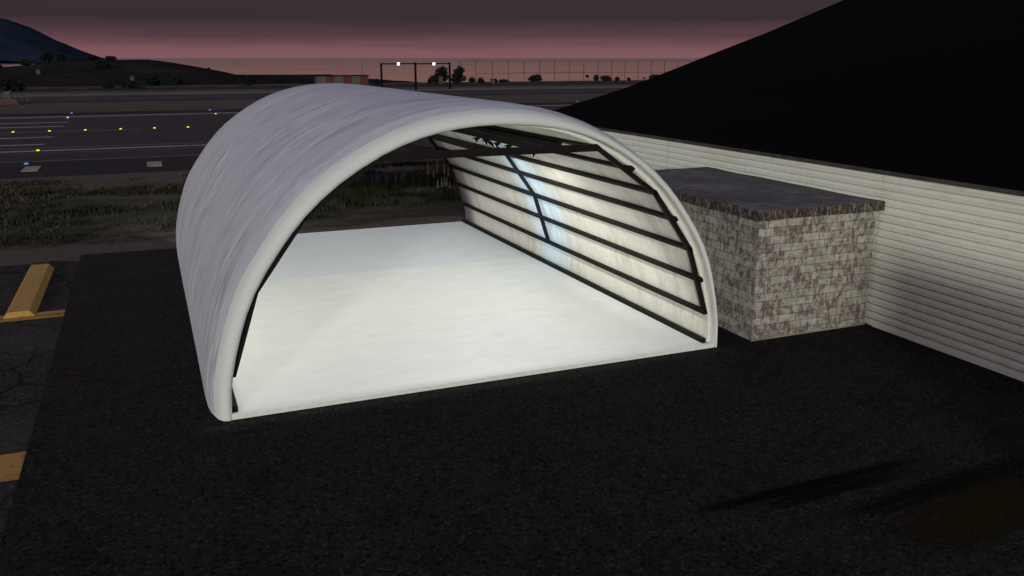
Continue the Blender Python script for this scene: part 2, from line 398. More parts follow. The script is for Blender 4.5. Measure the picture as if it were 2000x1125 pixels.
yy = tw.n('ShaderNodeMapRange', i_Value=tw.xyz(p)[1], i_From_Min=225.0, i_From_Max=2200.0).outputs[0]
sunset_tint = tw.ramp(yy, (0, (.52, .205, .10)), (.10, (.42, .15, .09)), (.4, (.20, .07, .07)), (1, (.10, .045, .07)))  # sunset reflection painted into the base colour, orange inshore to mauve offshore
tw.bs(Base_Color=tw.mix(tw.ramp(w1, (.42, 0.0), (.66, .6)), sunset_tint, (.62, .32, .19)), Roughness=.32, IOR=1.33)
tw.bump(tw.math('ADD', w1, tw.math('MULTIPLY', w2, .4)), .6, 1.5)
mb = MB()
for (a, b) in ((150, 400), (400, 1200), (1200, 9000), (9000, 40000)):
    for i in range(8):
        u, v = (-1 + i / 4) * b * 1.6, (-1 + (i + 1) / 4) * b * 1.6
        u0, v0 = (-1 + i / 4) * a * 1.6, (-1 + (i + 1) / 4) * a * 1.6
        mb.quad((u0, a, -1.2), (v0, a, -1.2), (v, b, -1.2), (u, b, -1.2))
tag(mb.build('water', tw.m), kind='structure')

# ------------------------------------------------------------------ the arched shelter
Z0 = .12
nodes = [(5.431, .789), (5.214, 1.613), (4.900, 2.391), (4.423, 3.122), (3.894, 3.763), (3.233, 4.331), (2.389, 4.835)]
right = [(5.50, -.12), (5.49, .30)] + nodes + [(1.60, 5.14), (.8, 5.30), (0, 5.35)]
curve = right + [(-x, z) for x, z in reversed(right[:-1])]
def catmull(P, sub):
    out = []
    for i in range(len(P) - 1):
        p0 = P[max(i - 1, 0)]; p1 = P[i]; p2 = P[i + 1]; p3 = P[min(i + 2, len(P) - 1)]
        for k in range(sub):
            t = k / sub
            out.append(tuple(.5 * (2 * b + (c - a) * t + (2 * a - 5 * b + 4 * c - d) * t * t + (3 * b - a - 3 * c + d) * t ** 3) for a, b, c, d in zip(p0, p1, p2, p3)))
    return out + [P[-1]]
arc = [Vector((x, 0, z + Z0)) for x, z in catmull(curve, 2)]
arc[0].z = arc[-1].z = 0
nrm = []; alen = [0.0]
for i, p in enumerate(arc):
    d = (arc[min(i + 1, len(arc) - 1)] - arc[max(i - 1, 0)]).normalized()
    nrm.append(Vector((d.z, 0, -d.x)))
    if i: alen.append(alen[-1] + (p - arc[i - 1]).length)
nrm[0] = Vector((1, 0, 0)); nrm[-1] = Vector((-1, 0, 0))
YB = 17.65
def sweep(mb, prof, mi, smooth=True, wob=0.0):
    """prof: list of (r outwards, y); swept round the arch"""
    pl = [0.0]
    for a, b in zip(prof, prof[1:]): pl.append(pl[-1] + math.hypot(a[0] - b[0], a[1] - b[1]))
    def pt(i, r, y):
        w = wob * (.5 * mnoise.noise(Vector((alen[i] * .8, y * .5, 2))) + .5 * mnoise.noise(Vector((alen[i] * 2.3, y * 1.1, 7)))) if y < YB - .3 and y > .2 else 0
        if arc[i].x > .6 and .085 < r < .3 and y < .25:           # on the shed side the hem stands a hand's width inside the rim
            g = min(1, (arc[i].x - .6) / 2.0); r += (.03 if r > .2 else (.06 if y > .15 else .085)) * g
        if arc[i].x > 0 and r > .1:                              # the rim thins towards its foot on the shed side
            k = min(1, arc[i].z / 2.8); r = .1 + (r - .1) * (.45 + .55 * k * k * (3 - 2 * k))
        q = arc[i] + nrm[i] * (r + w); return Vector((q.x + .06, y, q.z - .05 * min(1, q.z)))
    for i in range(len(arc) - 1):
        for j in range(len(prof) - 1):
            a, b = prof[j], prof[j + 1]
            mb.quad(pt(i, *a), pt(i + 1, *a), pt(i + 1, *b), pt(i, *b), mi,
                    [(pl[j], alen[i]), (pl[j], alen[i + 1]), (pl[j + 1], alen[i + 1]), (pl[j + 1], alen[i])], smooth)
shelter = thing('arched_shelter', 'white barrel vaulted canvas shelter with open ends and lit interior', 'shelter')
mb = MB()
sweep(mb, [(.065, YB)] + [(.065, YB - 1.5 * k) for k in range(1, 12)] + [(.065, .20)], 1)
outer = [(.395, .30), (.455, .55), (.485, .85)] + [(.50, 1.5 + 1.4 * k) for k in range(11)] + [(.475, 17.2), (.44, 17.45), (.36, 17.6), (.25, YB + .02), (.065, YB)]
sweep(mb, outer, 0, True, .012)
canopy = mb.build('canopy', [M['canvas'], M['lining']], shelter)
mb = MB()
sweep(mb, [(.065, .20), (.09, .20)], 0, False)
sweep(mb, [(.09, .20), (.09, .1), (.09, .01)], 1, True)
sweep(mb, [(.09, .01), (.11, -.03), (.165, -.045), (.26, -.01), (.34, .11), (.395, .30)], 2, True)
hem = mb.build('entrance_hem', [M['rim'], M['lining'], M['rim_canvas']], canopy)
# floor: a slab with two sheets laid on it, the back one darker and bluer
mb = MB(); mb.box((-5.63, -.02, 0), (5.66, 17.62, Z0 - .006))
slab = mb.build('floor_slab', M['rim'], shelter)
mb = MB(); mb.box((-5.62, -.012, Z0 - .005), (5.65, 10.35, Z0 + .004)); mb.build('floor_sheet', M['floor_a'], slab)
mb = MB(); mb.box((-5.56, 10.352, Z0 - .005), (5.65, 17.6, Z0 + .001)); mb.build('floor_sheet', M['floor_b'], slab)
# frames
odd = [nodes[0], nodes[2], nodes[4], nodes[6]]
for yf in (.13, 8.95, 17.45):
    mb = MB()
    for s in (1, -1):
        P = [Vector((s * x, yf, z + Z0)) for x, z in odd]
        for a, b in zip(P, P[1:]): mb.beam(a - (b - a).normalized() * .03, b + (b - a).normalized() * .03, .10, .10, Vector((0, 1, 0)))
    a = Vector((-2.389, yf, 4.835 + Z0)); b = Vector((2.389, yf, 4.835 + Z0))
    mb.beam(a, b, .112, .15)
    mb.build('arch_frame', M['steel'], shelter)
for s in (1, -1):
    for k, (x, z) in enumerate(nodes):
        mb = MB(); even = k % 2 == 1
        d = Vector((x, 0, z - .2)).normalized() * (.02 if even else 0.01)
        y0 = .04 if even else .09
        up = Vector((nodes[min(k + 1, 6)][0] - nodes[max(k - 1, 0)][0], 0, nodes[min(k + 1, 6)][1] - nodes[max(k - 1, 0)][1])).normalized()
        up.x *= s
        mb.beam((s * x + s * d.x, y0, z + Z0 + d.z), (s * x + s * d.x, 17.52, z + Z0 + d.z), .092, .105, up)
        mb.build('purlin', M['steel'], shelter)
    mb = MB(); mb.box((s * 5.46 - .055, .12, Z0 + .004), (s * 5.46 + .055, 17.5, Z0 + .115)); mb.build('sill_rail', M['steel'], shelter)
for x in (-1.2, 0, 1.2):
    mb = MB(); mb.beam((x, .27, 4.835 + Z0), (x, 17.4, 4.835 + Z0), .13, .13); mb.build('ceiling_joist', M['steel'], shelter)
mb = MB(); mb.box((2.27, 2.0, 4.60 + Z0), (2.47, 8.2, 4.775 + Z0)); rail = mb.build('lamp_rail', M['steel'], shelter)

# row of spotlights under the rail
lens_m = emit('lamp_lens', (1.0, .97, .9), .45, (.5, .5, .48))
black = plain('black_lamp_housing', (.008, .008, .008), .45, var=.15)
AX = Vector((-.9, .0, -.42)).normalized()
def make_spot(label):
    t = thing('spotlight', label, 'spotlight', group='row of black spotlights along the shelter ceiling')
    o = AX * .02
    mb = MB(); mb.lathe([(.0, -.10), (.03, -.10), (.035, -.06), (.05, .0), (.088, .09), (.092, .11), (.082, .112), (.078, .085)], o, AX, 20)
    mb.build('housing', black, t)
    mb = MB(); mb.lathe([(.078, .086), (.05, .096), (.0, .1)], o, AX, 20); mb.build('lens', lens_m, t)
    mb = MB()
    for s in (-1, 1): mb.beam((.0, s * .075, .0), (.0, s * .075, .15), .012, .025)
    mb.beam((.0, -.081, .155), (.0, .081, .155), .025, .012)
    mb.build('bracket', black, t)
    return t
spot0 = None
words = ['nearest the entrance', 'second from the entrance', 'third from the entrance', 'fourth from the entrance', 'fifth from the entrance', 'farthest from the entrance']
for i, yv in enumerate((3.2, 4.05, 4.85, 5.65, 6.45, 7.25)):
    lab = 'black ceiling spotlight with pale lens, ' + words[i] + ' in its row'
    if spot0 is None: spot0 = t = make_spot(lab)
    else: t = copy_tree(spot0); t['label'] = lab
    t.location = (2.32, yv, 4.60 + Z0 - .162)
def reflector(ld, lim):                                            # throw of a wide flood reflector: long along the row, strength cut on the wall side
    ld.use_nodes = True; t = ld.node_tree; em = t.nodes['Emission']
    def m(op, a, b=0.0):
        nd = t.nodes.new('ShaderNodeMath'); nd.operation = op
        for k, v in ((0, a), (1, b)):
            if isinstance(v, bpy.types.NodeSocket): t.links.new(v, nd.inputs[k])
            else: nd.inputs[k].default_value = v
        return nd.outputs[0]
    g = t.nodes.new('ShaderNodeNewGeometry'); sp = t.nodes.new('ShaderNodeSeparateXYZ'); t.links.new(g.outputs['Incoming'], sp.inputs[0])
    x, y, z = sp.outputs
    az = m('MAXIMUM', m('ABSOLUTE', z), .02)
    cy = m('MAXIMUM', m('SQRT', m('ADD', m('MULTIPLY', x, x), m('MULTIPLY', az, az))), .34)
    cx = m('MAXIMUM', m('DIVIDE', az, m('SQRT', m('ADD', m('MULTIPLY', x, x), m('MULTIPLY', az, az)))), .45)
    left = m('LESS_THAN', m('MULTIPLY', x, SGN), 0.0)
    boost = m('ADD', m('MULTIPLY', left, m('POWER', cx, -2.4)), m('MULTIPLY', m('SUBTRACT', 1.0, left), m('MINIMUM', m('MAXIMUM', m('MULTIPLY', m('SUBTRACT', .95, m('ABSOLUTE', x)), 8.0), .17), m('ADD', 1.0, m('MULTIPLY', m('MAXIMUM', m('SUBTRACT', m('ABSOLUTE', x), .47), 0.0), 7.0)))))
    front_cut = m('MINIMUM', m('MAXIMUM', m('MULTIPLY', m('SUBTRACT', lim, m('DIVIDE', m('MULTIPLY', y, SGY), az)), 6.0), .02), 1.0)   # added cut-off of the beam towards the entrance, no plate modelled
    t.links.new(m('MULTIPLY', m('MULTIPLY', m('POWER', cy, -2.3), boost), front_cut), em.inputs['Strength'])
SGN = 1.0; SGY = -1.0
for ch in [o for o in C.objects if o.name.startswith('spotlight') and o.parent is None]:
    ld = bpy.data.lights.new('lamp_beam', 'SPOT'); ld.energy = 150 if ch.location.y < 4.5 else (36 if ch.location.y < 6.2 else 66); ld.spot_size = R(168); ld.spot_blend = .25; ld.shadow_soft_size = .07; ld.color = (.97, 1.0, .955)
    reflector(ld, (ch.location.y + .75) / 4.5)
    lo = bpy.data.objects.new('lamp_beam', ld); C.objects.link(lo); lo.parent = ch
    lo.location = (-.16, .02, -.14)
# a cooler lamp at the back of the same rail line, washing the wall
t = thing('blue_spotlight', 'blue tinted spotlight throwing a pale blue patch on the tan canvas wall', 'spotlight', (-2.37, 10.6, 4.60 + Z0 - .05))
for ch in spot0.children:
    if ch.type == 'MESH' and not ch.name.startswith('lens'):
        c = ch.copy(); C.objects.link(c); c.parent = t
t.rotation_euler.z = R(172)
ld = bpy.data.lights.new('lamp_beam', 'SPOT'); ld.energy = 2600; ld.spot_size = R(25); ld.spot_blend = 1.0; ld.shadow_soft_size = .1; ld.color = (.12, .50, 1.0)
lo = bpy.data.objects.new('lamp_beam', ld); C.objects.link(lo)
lo.location = (-2.16, 10.55, 4.56)
q = (Vector((5.2, 8.85, 2.45)) - Vector(lo.location)).to_track_quat('-Z', 'Y')
from mathutils import Quaternion
lo.rotation_euler = (q @ Quaternion((0, 0, 1), R(-13))).to_euler(); lo.scale = (1.0, 1.55, 1)

# ------------------------------------------------------------------ block shed
bx0, bx1, by0, by1, bh = 6.80, 10.45, .03, 7.3, 3.07
shed = thing('block_shed', 'small flat roofed shed of chipped whitewashed blocks beside the shelter', 'shed', (0, 0, 0))
mb = MB()
def wallf(a, b, z0, z1, u0):
    L = (Vector(b) - Vector(a)).length; n = 8
    for i in range(n):
        p = Vector(a).lerp(Vector(b), i / n); q = Vector(a).lerp(Vector(b), (i + 1) / n)
        mb.quad(Vector((*p.xy, z0)), Vector((*q.xy, z0)), Vector((*q.xy, z1)), Vector((*p.xy, z1)), 0,
                [(u0 + L * i / n, z0), (u0 + L * (i + 1) / n, z0), (u0 + L * (i + 1) / n, z1), (u0 + L * i / n, z1)])
wallf((bx0, by1, 0), (bx0, by0, 0), .0, bh, -7.2)
wallf((bx0, by0, 0), (bx1, by0, 0), .0, bh, 0.07)
wallf((bx1, by0, 0), (bx1, by1, 0), .0, bh, 3.72); wallf((bx1, by1, 0), (bx0, by1, 0), .0, bh, 11)
mb.build('block_wall', M['brick'], shed)
mb = MB(); mb.box((bx0 - .012, by0 - .03, 0), (bx1, by0 - .001, .06)); mb.build('base_strip', M['beige'], shed)
mb = MB(); nx, ny = 10, 14; ex0, ex1, ey0, ey1 = bx0 - .20, 10.50, by0 - .20, by1 + .15
topz = lambda x, y: 3.33 + .03 * mnoise.noise(Vector((x * .9, y * .7, 0))) - .012 * max(0, abs(x - 8.6) - 1.2)
botz = lambda x, y: bh + .02 + .035 * mnoise.noise(Vector((x * 1.1, y * .8, 4)))
gx = [ex0 + (ex1 - ex0) * i / nx for i in range(nx + 1)]; gy = [ey0 + (ey1 - ey0) * j / ny for j in range(ny + 1)]
for i in range(nx):
    for j in range(ny):
        q = [(gx[i], gy[j]), (gx[i + 1], gy[j]), (gx[i + 1], gy[j + 1]), (gx[i], gy[j + 1])]
        mb.quad(*[(a, b, topz(a, b)) for a, b in q], 0, None, True); mb.quad(*[(a, b, botz(a, b)) for a, b in reversed(q)], 0, None, True)
def edge(pts):
    L = 0
    for a, b in zip(pts, pts[1:]):
        d = math.hypot(b[0] - a[0], b[1] - a[1])
        mb.quad((*a, botz(*a)), (*b, botz(*b)), (*b, topz(*b)), (*a, topz(*a)), 1, [(L, 0), (L + d, 0), (L + d, .25), (L, .25)]); L += d
edge([(x, ey0) for x in gx]); edge([(ex1, y) for y in gy]); edge([(x, ey1) for x in reversed(gx)]); edge([(ex0, y) for y in reversed(gy)])
mb.build('roof_slab', [M['slab_top'], M['slab_edge']], shed)

# ------------------------------------------------------------------ warehouse with corrugated wall and black roof
WX = 10.56; EH = 3.98
ware = thing('warehouse', 'long warehouse with pale horizontally corrugated wall and black roof', 'warehouse')
tc = NT('pale_corrugated_steel'); uv = tc.uv()
c1 = tc.noise(tc.scale(uv, (.25, 2, 1)), 1.0, 5, .6); c2 = tc.noise(uv, 5, 4, .6)
tc.bs(Base_Color=tc.ramp(tc.math('ADD', tc.math('MULTIPLY', c1, .6), tc.math('MULTIPLY', c2, .4)), (.32, (.64, .64, .55)), (.5, (.76, .77, .67)), (.7, (.82, .83, .74))), Roughness=.5, Metallic=0.0)
tc.b.inputs['Specular IOR Level'].default_value = .4
PER = .199
prof = [(0.0, .045), (.010, -.046), (.060, -.044), (.068, -.056), (.078, -.058), (.084, -.040), (.094, -.042), (.166, -.034), (.172, .045)]
def panel(y0, y1, dx):
    mb = MB(); pts = []
    z = .03
    while z < EH - .02:
        for h, d in prof:
            if z + h < EH: pts.append((WX + dx + d, z + h))
        z += PER
    pts.append((WX + dx, EH))
    n = max(1, int((y1 - y0) / 3))
    for (xa, za), (xb, zb) in zip(pts, pts[1:]):
        for k in range(n):
            ya, yb = y0 + (y1 - y0) * k / n, y0 + (y1 - y0) * (k + 1) / n
            mb.quad((xa, yb, za), (xa, ya, za), (xb, ya, zb), (xb, yb, zb), 0, [(yb, za), (ya, za), (ya, zb), (yb, zb)])
    return mb.build('wall_panel', tc.m, ware)
panel(-40, -.02, 0.0); panel(-.02, 9.9, .014); panel(9.9, 22, .004)
mb = MB(); mb.box((WX - .075, -40, 0), (WX - .01, -.2, .05)); mb.build('base_flashing', M['rim'], ware)
mb = MB(); mb.box((WX - .10, -40, EH + .003), (WX + .25, 22.3, EH + .10)); mb.build('fascia', plain('brown_fascia', (.055, .042, .038), .7, var=.45, sc=3), ware)
rp = [(WX - .06, EH + .104), (11.2, 4.12), (12.45, 4.40), (14.05, 4.79), (16.22, 5.36), (17.33, 5.72), (19.23, 6.33), (21.15, 6.97), (24.8, 8.15), (30.2, 10.05), (40, 13.6), (50, 17.0)]
YR = 22.75
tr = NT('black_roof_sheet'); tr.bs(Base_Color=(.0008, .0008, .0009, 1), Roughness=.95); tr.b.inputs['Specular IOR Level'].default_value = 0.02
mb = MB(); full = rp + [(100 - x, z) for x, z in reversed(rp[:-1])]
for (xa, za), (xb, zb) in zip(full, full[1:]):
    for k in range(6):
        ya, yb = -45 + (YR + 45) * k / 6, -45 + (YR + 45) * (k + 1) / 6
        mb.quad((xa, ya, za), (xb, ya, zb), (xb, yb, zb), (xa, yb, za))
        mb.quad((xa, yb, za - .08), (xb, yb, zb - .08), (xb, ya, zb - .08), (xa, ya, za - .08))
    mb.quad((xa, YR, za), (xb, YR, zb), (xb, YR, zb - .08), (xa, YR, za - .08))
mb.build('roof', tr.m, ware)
mb = MB()
for (xa, za), (xb, zb) in zip(full, full[1:]):
    mb.quad((xb, 22.1, 0), (xa, 22.1, 0), (xa, 22.1, za - .1), (xb, 22.1, zb - .1))
mb.build('gable_wall', tc.m, ware)

# unseen wall added out of frame to shade the corrugated wall's foot
scr = thing('added_shade_wall', 'unseen concrete wall added out of frame to shade the corrugated wall', 'wall', (4.0, -18.8, 0))
mb = MB(); mb.box((-.15, -6.0, 0), (.15, 6.6, 3.8)); mb.build('panel', M['beige'], scr, bevel=.02)  # body of the added unseen shade wall
mb = MB(); mb.box((-.22, -6.05, 3.803), (.22, 6.65, 3.92)); mb.build('added_shade_coping', M['beige'], scr, bevel=.02)

# ------------------------------------------------------------------ yellow kerb block on the apron
mb = MB(); a = W(-10.52, 8.95); b = W(-9.76, 14.95)
L = b.y - a.y; wd = b.x - a.x; h = .17
base = [(0, 0), (wd, 0), (wd, L - .12), (wd - .12, L), (.05, L), (0, L - .05)]
top = [(.11, .03), (wd - .13, .03), (wd - .13, L - .15), (wd - .2, L - .04), (.13, L - .04), (.11, L - .08)]
for i in range(6):
    p, q = base[i], base[(i + 1) % 6]; r, s = top[(i + 1) % 6], top[i]
    mb.quad((*p, .014), (*q, .014), (*r, h), (*s, h))
mb.face([(*p, h) for p in top])
o = mb.build('kerb_block', M['curb_yellow'], bevel=.012); o.location = (a.x, a.y, 0)
tag(o, 'long yellow painted concrete kerb block lying on old asphalt', 'kerb block')

# ------------------------------------------------------------------ runway lights and slabs
yl = emit('amber_lens', (1.0, .66, .0), 1.3, (.4, .3, .0)); bl = emit('blue_lens', (.02, .30, 1.0), 1.0, (.0, .1, .3))
housing = plain('light_base_metal', (.12, .11, .08), .6)
def make_light(name, label, group, lens):
    t = thing(name, label, 'runway light', group=group)
    mb = MB(); mb.lathe([(.20, 0), (.20, .025), (.14, .045), (.11, .045)], (0, 0, .018), n=16); mb.build('base', housing, t)
    mb = MB(); mb.lathe([(.125, .04), (.118, .08), (.085, .11), (.04, .128), (0, .132)], (0, 0, .018), n=16); mb.build('lens', lens, t)
    return t
amber = None
def place_amber(p, lab, grp):
    global amber
    if amber is None: amber = t = make_light('runway_light', lab, grp, yl)
    else: t = copy_tree(amber); t['label'] = lab; t['group'] = grp
    t.location = W(*p); t.location.z = 0
for p in ((-17.89, 75.65), (-14.89, 75.65), (-11.86, 75.65), (-8.78, 75.65), (-5.76, 75.65), (-2.69, 75.65)):
    place_amber(p, 'glowing amber light in the evenly spaced row along the runway centre', 'amber runway centreline lights')
place_amber((-14.69, 95.86), 'glowing amber light at the far end of the white threshold stripes', 'amber runway edge lights')
place_amber((1.52, 96.57), 'glowing amber light on the far white edge line close to the shelter', 'amber runway edge lights')
place_amber((-14.06, 56.27), 'glowing amber light on the near white edge line, closest of the amber ones', 'amber runway edge lights')
blue = None
for p, lab in (((-13.9, 47.32), 'glowing blue light beside a beige slab at the near runway edge'),
               ((-14.87, 105.07), 'glowing blue light on the far runway edge behind the threshold stripes'),
               ((1.44, 105.2), 'glowing blue light on the far runway edge just clear of the shelter'),
               ((56.5, 107.16), 'glowing blue light seen between shelter top and black roof')):
    if blue is None: blue = t = make_light('taxiway_light', lab, 'blue runway edge lights', bl)
    else: t = copy_tree(blue); t['label'] = lab
    t.location = W(*p); t.location.z = 0
for (x, y, lab) in ((-13.35, 44.6, 'flat beige concrete slab by the blue light at the runway shoulder'), (-6.25, 44.4, 'flat beige concrete slab at the runway shoulder close to the shelter')):
    mb = MB(); mb.box((-.46, -1.25, 0), (.46, 1.25, .05)); o = mb.build('concrete_slab', M['beige'], bevel=.015); o.location = W(x, y) ; o.location.z = .008
    tag(o, lab, 'slab', 'beige slabs along the runway shoulder')

# ------------------------------------------------------------------ far airfield furniture
dark = plain('dark_blue_steel', (.004, .006, .009), .8, spec=.03)
def P168(x, z): return W(x, 168, z)
g = thing('floodlight_gantry', 'dark three legged gantry carrying two bright floodlights beyond the runway', 'gantry', W(48, 168))
gl = lambda x, z: W(x, 168, z) - W(48, 168)
for x, zt in ((40.75, 5.6), (48.27, 5.75), (56.05, 5.72)):
    mb = MB(); mb.lathe([(.27, 0), (.25, zt * .5), (.22, zt)], gl(x, 0), n=10); mb.lathe([(.3, zt), (.3, zt + .12), (0, zt + .12)], gl(x, 0), n=10)
    for k in range(9): mb.lathe([(.25, 0), (.31, .03), (.25, .06)], gl(x, .4 + k * .58), n=8)
    mb.build('post', dark, g)
for xa, xb in ((40.75, 48.27), (48.27, 56.05)):
    mb = MB(); mb.beam(gl(xa, 5.45), gl(xb, 5.5), .22, .26); mb.build('crossbeam', dark, g)
fl = emit('floodlight_glass', (.92, 1.0, .93), 9.0)
for x in (44.4, 52.3):
    mb = MB(); mb.box((-.32, -.2, -.22), (.32, .2, .2)); f = mb.build('floodlight', dark, g, bevel=.04); f.location = gl(x, 5.5) + Vector((0, -.32, -.05))
    mb = MB(); mb.lathe([(.27, 0), (.2, .09), (0, .13)], (0, -.205, 0), (0, -1, 0), 12); mb.build('lens', fl, f)
# striped hut and its mast
red = plain('dull_red_paint', (.065, .009, .005), .7); grey = plain('dull_white_paint', (.060, .050, .047), .7)
h = thing('striped_hut', 'long low airfield hut painted in red and off white columns', 'hut', W(34.3, 207))
bw, bh2 = 13.2, 2.28
for k in range(6):
    mb = MB(); mb.box((bw * k / 6, 0, 0), (bw * (k + 1) / 6, 4, bh2)); mb.build('wall_panel', red if k % 2 else grey, h)
mb = MB(); mb.box((-.35, -.4, bh2 + .003), (bw + .25, 4.4, bh2 + .2)); mb.build('roof', dark, h)
o = thing('radio_mast', 'thin lattice mast rising behind the red striped hut', 'mast', W(46.9, 212))
mb = MB()
for s in (-.06, .06): mb.beam((s, 0, 0), (s, 0, 5.75), .045, .045)
for k in range(19): mb.beam((-.06, 0, .3 * k), (.06, 0, .3 * k + .3), .03, .03)
mb.build('pole', plain('mast_steel', (.05, .03, .035), .6), o)
# tall fence on the shore
fst = plain('rusty_fence_steel', (.075, .042, .045), .7)
fx = [76.3, 80.9, 83.4 + 2.6, 90.9, 95.8, 100.8, 105.6, 110.4, 115.2, 119.9, 124.6, 129.2, 133.8, 138.4, 143.2, 148, 152.8]
f = thing('perimeter_fence', 'tall thin post and rail fence along the shore against the sunset', 'fence', W(76.3, 218.5))
fl_ = lambda x, z: W(x, 218.5, z) - W(76.3, 218.5)
for x in fx:
    mb = MB(); mb.beam(fl_(x, 0), fl_(x, 5.85), .15, .15); mb.build('post', fst, f)
for z in (5.85, 2.45):
    mb = MB(); mb.beam(fl_(76.3 if z > 5 else 81, z), fl_(152.8, z), .16, .17); mb.build('rail', fst, f)
for (x, z, sx, sz, lab, mm) in ((116.2, 1.42, 1.0, .78, 'dark square board on the shore fence between round bushes', dark), (135.8, .62, 1.1, .72, 'grey square board low on the shore fence close to the black roof', grey)):
    t = thing('notice_board', lab, 'board', W(x, 218.1), 'square boards on the shore fence')
    mb = MB(); mb.box((-sx / 2, -.05, z * K - sz / 2), (sx / 2, .05, z * K + sz / 2)); mb.build('panel', mm, t)
    mb = MB(); mb.box((-.05, -.03, 0), (.05, .045, z * K - sz / 2 - .002)); mb.build('post', fst, t)
def hut(x, y, w, hh, lab, wall, roofm):
    t = thing('small_hut', lab, 'hut', W(x, y, max(0, hill_z(x, y)) if y > 221 else 0), 'little huts near the shore')
    mb = MB(); mb.box((-w / 2, -w / 2, -.3), (w / 2, w / 2, hh)); mb.build('wall', wall, t)
    mb = MB(); r = w * .56
    A = [Vector((sx * r, sy * r, hh + .003)) for sx, sy in ((-1, -1), (1, -1), (1, 1), (-1, 1))]; q1 = Vector((-r, 0, hh + w * .3)); q2 = Vector((r, 0, hh + w * .3))
    mb.quad(A[0], A[1], q2, q1); mb.quad(A[2], A[3], q1, q2); mb.face([A[1], A[2], q2]); mb.face([A[3], A[0], q1]); mb.quad(*reversed(A))
    mb.build('roof', roofm, t)
hw = plain('hut_render', (.055, .042, .036), .8); rr = plain('red_tiles', (.06, .014, .009), .8)
hut(66.4, 206, .95, 1.75, 'pale boxy hut standing among the trees by the gantry', hw, grey)
hut(81.3, 206.5, 1.05, .95, 'pale hut with red roof between low bushes by the fence', hw, rr)
hut(-31.5, 250, .95, 1.0, 'tiny red roofed hut low on the hillside, farther from the shelter', hw, rr)
hut(-8.6, 234, .95, .9, 'tiny red roofed hut behind a round bush at the hill foot', hw, rr)
# striped barrier, cabinet and poles by the taxiway
bar = thing('striped_barrier', 'low barrier with slanted red and white stripes beside the taxiway', 'barrier', W(-26.6, 131))
mb = MB(); n = 10; x0 = -3.2; wS = .62
for k in range(n):
    xa = x0 + k * wS; mid = xa + wS * .5
    for (u, v, mi) in ((xa, mid, 0), (mid, xa + wS, 1)):
        mb.quad((u + .2, -.08, .05), (v + .2, -.08, .05), (v - .2, -.08, .95), (u - .2, -.08, .95), mi); mb.quad((v + .2, .08, .05), (u + .2, .08, .05), (u - .2, .08, .95), (v - .2, .08, .95), mi)
        mb.quad((u - .2, -.08, .95), (v - .2, -.08, .95), (v - .2, .08, .95), (u - .2, .08, .95), mi)
mb.build('panel', [red, plain('barrier_white', (.028, .026, .03), .7)], bar)
for x in (-3, 0, 2.8):
    mb = MB(); mb.box((x - .06, -.3, 0), (x + .06, .3, .05)); mb.build('foot', dark, bar)
cab = thing('metal_cabinet', 'upright grey cabinet with pale edge behind the striped barrier', 'cabinet', W(-25.7, 139))
mb = MB(); mb.box((-.5, -.5, .1), (.45, .5, 1.75)); mb.build('case', plain('cabinet_grey', (.03, .028, .03), .6), cab, bevel=.03)
mb = MB(); mb.beam((.53, -.2, 0.0), (.50, -.2, 1.8), .1, .1); mb.build('edge_post', plain('pale_post', (.16, .10, .09), .7), cab)
sp = None
for i, (x, y, hh, lean, lab) in enumerate(((-28.1, 134, 1.2, .1, 'short striped pole at the outer end of the barrier'), (-27.3, 136, 1.3, -.1, 'striped pole between barrier end and grey cabinet'), (-23.0, 132.2, 1.5, .13, 'leaning red striped pole nearer the barrier on the runway side'), (-22.9, 138, 1.6, .15, 'leaning red striped pole on the taxiway side, farther from the barrier'))):
    t = thing('marker_pole', lab, 'pole', W(x, y), 'striped marker poles by the barrier')
    for k in range(5):
        mb = MB(); z0 = hh * k / 5; z1 = hh * (k + 1) / 5
        mb.beam((-lean * z0, 0, z0), (-lean * z1, 0, z1), .11, .11); mb.build('band', red if k % 2 == 0 else grey, t)
    mb = MB(); mb.box((-.18, -.18, 0), (.18, .18, .06)); mb.build('foot', dark, t)

# ------------------------------------------------------------------ vegetation
bark = plain('dark_bark', (.03, .024, .02), .9)
LF = [m_leaf('dark_blue_green_leaf', (.006, .0085, .0085), (.014, .018, .016), 1.0), m_leaf('olive_leaf', (.008, .0095, .006), (.020, .021, .012), 1.0)]
def crown(mb, blobs, n, size, seed):
    rnd = random.Random(seed)
    tot = sum(b[3] ** 2 * b[4] for b in blobs)
    for bx, by, bz, rx, rzz in blobs:
        for _ in range(int(n * rx * rx * rzz / tot) + 12):
            while True:
                p = Vector((rnd.uniform(-1, 1), rnd.uniform(-1, 1), rnd.uniform(-1, 1)))
                if p.length < 1: break
            p = p.normalized() * (p.length ** .45) * rnd.uniform(.8, 1.14)
            c = Vector((bx + p.x * rx, by + p.y * rx, max(.02, bz + p.z * rzz)))
            s = size * rnd.uniform(.6, 1.35)
            a = Vector((rnd.gauss(0, 1), rnd.gauss(0, 1), rnd.gauss(0, .7))).normalized() * s
            b = a.cross(Vector((rnd.gauss(0, 1), rnd.gauss(0, 1), rnd.gauss(0, 1)))).normalized() * s * .55
            mb.quad(c - a, c + b, c + a, c - b)
